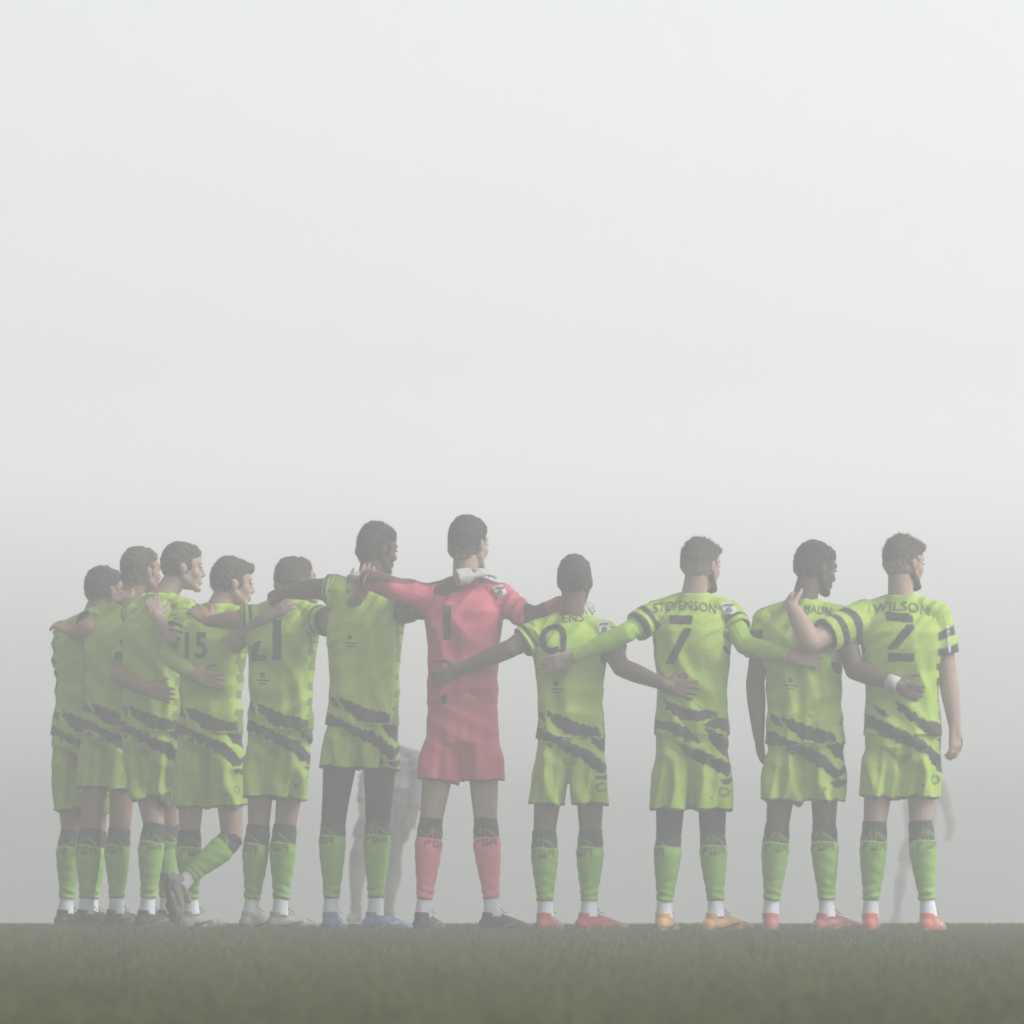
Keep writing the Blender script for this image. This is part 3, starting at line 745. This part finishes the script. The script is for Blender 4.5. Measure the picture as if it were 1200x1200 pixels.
SP['p8'] = dict(W=.97, Y=29.90, seed=8, yaw=0, head=(674, 650, 12, 2), sh=(668, 737), hip=(669, 872), hem=866, shem=944, skin='brown', hairc='black', st='a', sc=.98,
  legs=[(638, 976, .0, 639, 1062, .02, 20), (692, 976, -.01, 690, 1060, -.02, 62)], boots=REDB, noankle=False,
  hair=dict(short=True, top=.008, amp=.002, len=.004, n=900),
  arms=[(598, 760, 29.86, 541, 783, 29.92, 498, 802, 29.94, dict(n=(0, 1, .2), curl=.35, side=-1, sl=.55)),
        (728, 782, 29.74, 778, 802, 29.60, 826, 812, 29.62, dict(n=(0, 1, .1), curl=.12, spread=2.0, side=1, sl=.5))],
  prints=[('text', 'name_lettering', 'ENS', (671, 725), .045, M_LETTER, dict(wscale=.9, rot=3, bold=.0008)),
          ('poly', 'shirt_number', [
            [(648, 732), (656, 733), (662, 738), (663, 744), (657, 744), (653, 739), (646, 738), (641, 743), (639, 750), (641, 758), (647, 761), (654, 758), (655, 764), (648, 768), (639, 765), (633, 758), (632, 748), (635, 739), (641, 734)],
            [(655, 740), (662, 738), (664, 748), (662, 766), (656, 766), (657, 750)]], M_PRINT),
          ('poly', 'sleeve_badge', [[(698, 731), (712, 728), (716, 740), (703, 743)]], M_WHITE), emblem(652, 806)])
SP['p7'] = dict(Y=30.10, seed=7, yaw=8, kit='red', head=(550, 606, 38, -2), sh=(545, 694), hip=(542, 862), hem=826, shem=916, foldS=.6, skin='light', hairc='black', sc=1.03,
  legs=[(505, 962, .0, 496, 1056, .02, 25), (569, 962, -.01, 577, 1058, -.02, 60)], boots=BLACKB, hk=1.04, elbow_band=True,
  hair=dict(top=.016, len=.008, n=900),
  arms=[(462, 690, 30.06, 430, 678, 30.20, 410, 668, 30.33, dict(glove=True, n=(.1, .4, -1), curl=.6, side=-1, hs=.85)),
        (621, 727, 29.98, 661, 709, 30.02, 702, 708, 29.88, dict(glove=True, n=(0, .5, -1), curl=.5, side=1, hs=.85))],
  prints=[('poly', 'shirt_number', [[(520, 711), (529, 710), (529, 750), (520, 751)]], M_PRINT),
          ('poly', 'sleeve_badge', [[(577, 689), (589, 686), (594, 697), (583, 701)]], M_WHITE),
          ('poly', 'crest_print', [[(517, 817), (523, 813), (525, 822), (519, 826)]], M_PRINT)])
SP['p6'] = dict(Y=30.40, seed=6, yaw=14, head=(443, 615, 62, -8), sh=(431, 703), hip=(425, 850), hem=850, shem=902, skin='dark', hairc='black', st='a', sc=1.03,
  legs=[(391, 958, .0, 388, 1058, .02, 15), (443, 958, -.01, 440, 1060, -.02, 55)], boots=BLUEB, tights=True, shL=(397, 692, .05),
  hair=dict(top=.02, amp=.003, freq=170, len=.01, n=1400, lean=(0, 0, .6)), hk=.95,
  arms=[(368, 690, 30.50, 334, 694, 30.62, 308, 706, 30.72, dict(n=(0, 1, -.4), curl=.4, side=-1, band=.05, sl=.45, w=1.1)),
        (494, 714, 30.18, 546, 675, 29.97, 580, 667, 30.02, dict(n=(.1, .5, -1), curl=.35, side=1, sl=.35, w=1.15, glove=True, hs=.8))],
  prints=[emblem(411, 752)])
SP['p5'] = dict(Y=30.80, seed=5, yaw=18, head=(348, 653, 60, 10), sh=(334, 718), hip=(328, 862), hem=856, shem=936, skin='tan', hairc='brown', st='a', sc=.97, sw=.15,
  legs=[(303, 970, .0, 294, 1060, .02, 40), (334, 970, -.01, 328, 1061, -.02, 62)], boots=WHITEB,
  hair=dict(top=.014, len=.008, n=900),
  arms=[(276, 726, 30.84, 246, 728, 30.98, 226, 712, 31.04, dict(n=(0, 1, -.5), curl=.4, side=-1, sl=.8)),
        (396, 732, 30.52, 421, 698, 30.26, 433, 668, 30.24, dict(n=(0, 1, -.2), curl=.35, side=1, sl=.62))],
  prints=[('poly', 'shirt_number', [[(321, 728), (331, 727), (331, 774), (321, 774)], [(296, 768), (313, 768), (313, 775), (296, 775)], [(296, 758), (302, 752), (308, 752), (302, 768), (296, 768)]], M_PRINT), emblem(309, 796)])
SP['p4'] = dict(Y=31.20, seed=4, yaw=26, head=(273, 654, 78, -4), sh=(254, 724), hip=(246, 862), hem=860, shem=946, skin='light', hairc='brown', st='a', sc=.99,
  legs=[(222, 976, .06, 224, 1060, .06, 50), (272, 982, -.04, 213, 1036, -.16, 60, 1)], boots=WHITEB, hemdz=(0.0, 0.0), 
  hair=dict(short=True, top=.014, fringe=True, len=.01, n=700),
  arms=[(206, 748, 31.24, 184, 724, 31.40, 176, 692, 31.50, dict(n=(0, 1, -.3), curl=.3, side=-1)),
        (275, 755, 30.95, 312, 722, 30.68, 346, 702, 30.66, dict(n=(0, 1, -.2), curl=.3, side=1, sl=.45))],
  prints=[('text', 'shirt_number', '15', (229, 759), .125, M_PRINT, dict(wscale=.75, bold=.004, voxel=.003))])
SP['p3'] = dict(Y=31.60, seed=3, yaw=34, head=(215, 636, 86, -2), sh=(188, 712), hip=(178, 862), hem=858, shem=936, skin='light', hairc='brown', st='a', sc=.99,
  legs=[(181, 968, .05, 172, 1060, .05, 45), (196, 968, .16, 196, 1060, .16, 60)], boots=BLACKB,
  hair=dict(short=True, top=.012, len=.007, n=800),
  arms=[(164, 722, 31.62, 152, 706, 31.72, 136, 697, 31.80, dict(n=(0, 1, -.4), curl=.3, side=-1)),
        (197, 768, 31.30, 226, 790, 31.04, 252, 797, 31.02, dict(under=True, n=(0, 1, .1), curl=.2, side=1, sl=.5))])
SP['p2'] = dict(Y=31.95, seed=2, yaw=36, head=(166, 641, 55, 4), sh=(143, 722), hip=(132, 858), hem=854, shem=926, skin='tan', hairc='brown', st='a', sc=.98,
  legs=[(106, 974, .0, 101, 1062, .0, 50), (140, 974, -.03, 136, 1062, -.04, 60)], boots=BLACKB,
  hair=dict(top=.012, len=.006, n=800),
  arms=[(104, 738, 31.95, 88, 742, 32.02, 70, 732, 32.05, dict(under=True, w=1.15, n=(0, .6, -1), curl=.6, side=-1)),
        (140, 790, 31.68, 168, 806, 31.42, 198, 815, 31.40, dict(n=(0, 1, .1), curl=.25, side=1, w=1.1, sl=.85))])
SP['p1'] = dict(Y=32.20, seed=21, yaw=30, head=(123, 664, 52, 0), sh=(108, 735), hip=(96, 868), hem=862, shem=950, skin='tan', hairc='black', st='a', sc=.97,
  legs=[(84, 976, .05, 77, 1062, .05, 40), (112, 976, .1, 106, 1062, .1, 55)], boots=BLACKB,
  hair=dict(top=.010, len=.005, n=700, short=True),
  arms=[(78, 800, 32.25, 84, 858, 32.15, 90, 890, 32.15, dict(n=(1, 0, 0), side=-1, sl=.7)),
        (140, 780, 31.98, 155, 800, 31.80, 165, 806, 31.82, dict(n=(0, 1, 0), side=1))])

LAB = {
 'p1': 'leftmost footballer of the row, in striped green kit, seen from behind with black hair',
 'p2': 'second footballer from the left in green kit, arm reaching over the leftmost one, black boots',
 'p3': 'taller footballer in green kit with face in profile, third from the left, green undersleeve',
 'p4': 'footballer numbered 15 in green kit lifting one bent leg behind him',
 'p5': 'footballer with brown hair numbered 21 in green kit, pale boots, both feet down',
 'p6': 'tall dark skinned footballer in green kit, blue boots, beside the goalkeeper in red',
 'p7': 'goalkeeper in red shirt, red shorts and pink socks with number 1 on the back',
 'p8': 'footballer numbered 9 in green kit and red boots beside the red goalkeeper',
 'p9': 'footballer numbered 7 in green kit with long green undersleeves and orange boots',
 'p10': 'footballer with white wristband in green kit, arm round the number 2 player',
 'p11': 'rightmost footballer, numbered 2, in green kit with right arm hanging free',
}
for k_ in SP: person(SP[k_], LAB[k_])

# far figures beyond the crest, faint in the fog
GH = {}
GH['a'] = dict(Y=46.0, seed=31, yaw=-150, kit='white', head=(450, 856, -150, 0), sh=(464, 886), hip=(455, 945), hem=925, shem=985, skin='brown', hairc='black', lean=0, sc=1.0, noankle=True,
  legs=[(461, 1010, .1, 455, 1068, .1, 200), (419, 1000, -.05, 417, 1066, -.05, 190)], boots=BLACKB, vox=.008,
  arms=[(490, 915, 45.95, 486, 948, 45.9, 480, 970, 45.85, dict(long_shirt=True)), (430, 912, 46, 425, 940, 45.9, 428, 960, 45.8, dict(long_shirt=True))])
GH['c'] = dict(noankle=True, Y=72.0, seed=33, yaw=200, kit='white', head=(1086, 884, 200, 0), sh=(1086, 917), hip=(1078, 980), hem=966, shem=1012, skin='tan', hairc='black', sc=1.0,
  legs=[(1086, 1030, 0, 1086, 1072, 0, 200), (1056, 1028, -.1, 1051, 1072, -.1, 200)], boots=BLACKB, vox=.01,
  arms=[(1110, 946, 72, 1115, 970, 71.9, 1110, 988, 71.9, dict(long_shirt=True, w=1.3)), (1064, 948, 72, 1066, 970, 71.9, 1068, 988, 71.9, dict(long_shirt=True))])
GL = {'a': 'faint opponent in pale top, legs apart, in the fog behind the player with blue boots',
      'b': 'faint opponent with lifted foot in the fog just behind the goalkeeper in red',
      'c': 'very faint distant player in the fog behind the legs of the number 2 player'}
for k_ in ('a', 'c'): person(GH[k_], GL[k_], 'opponents lost in the fog')

for o in bpy.data.objects:
    if '_w' in o.keys(): del o['_w']
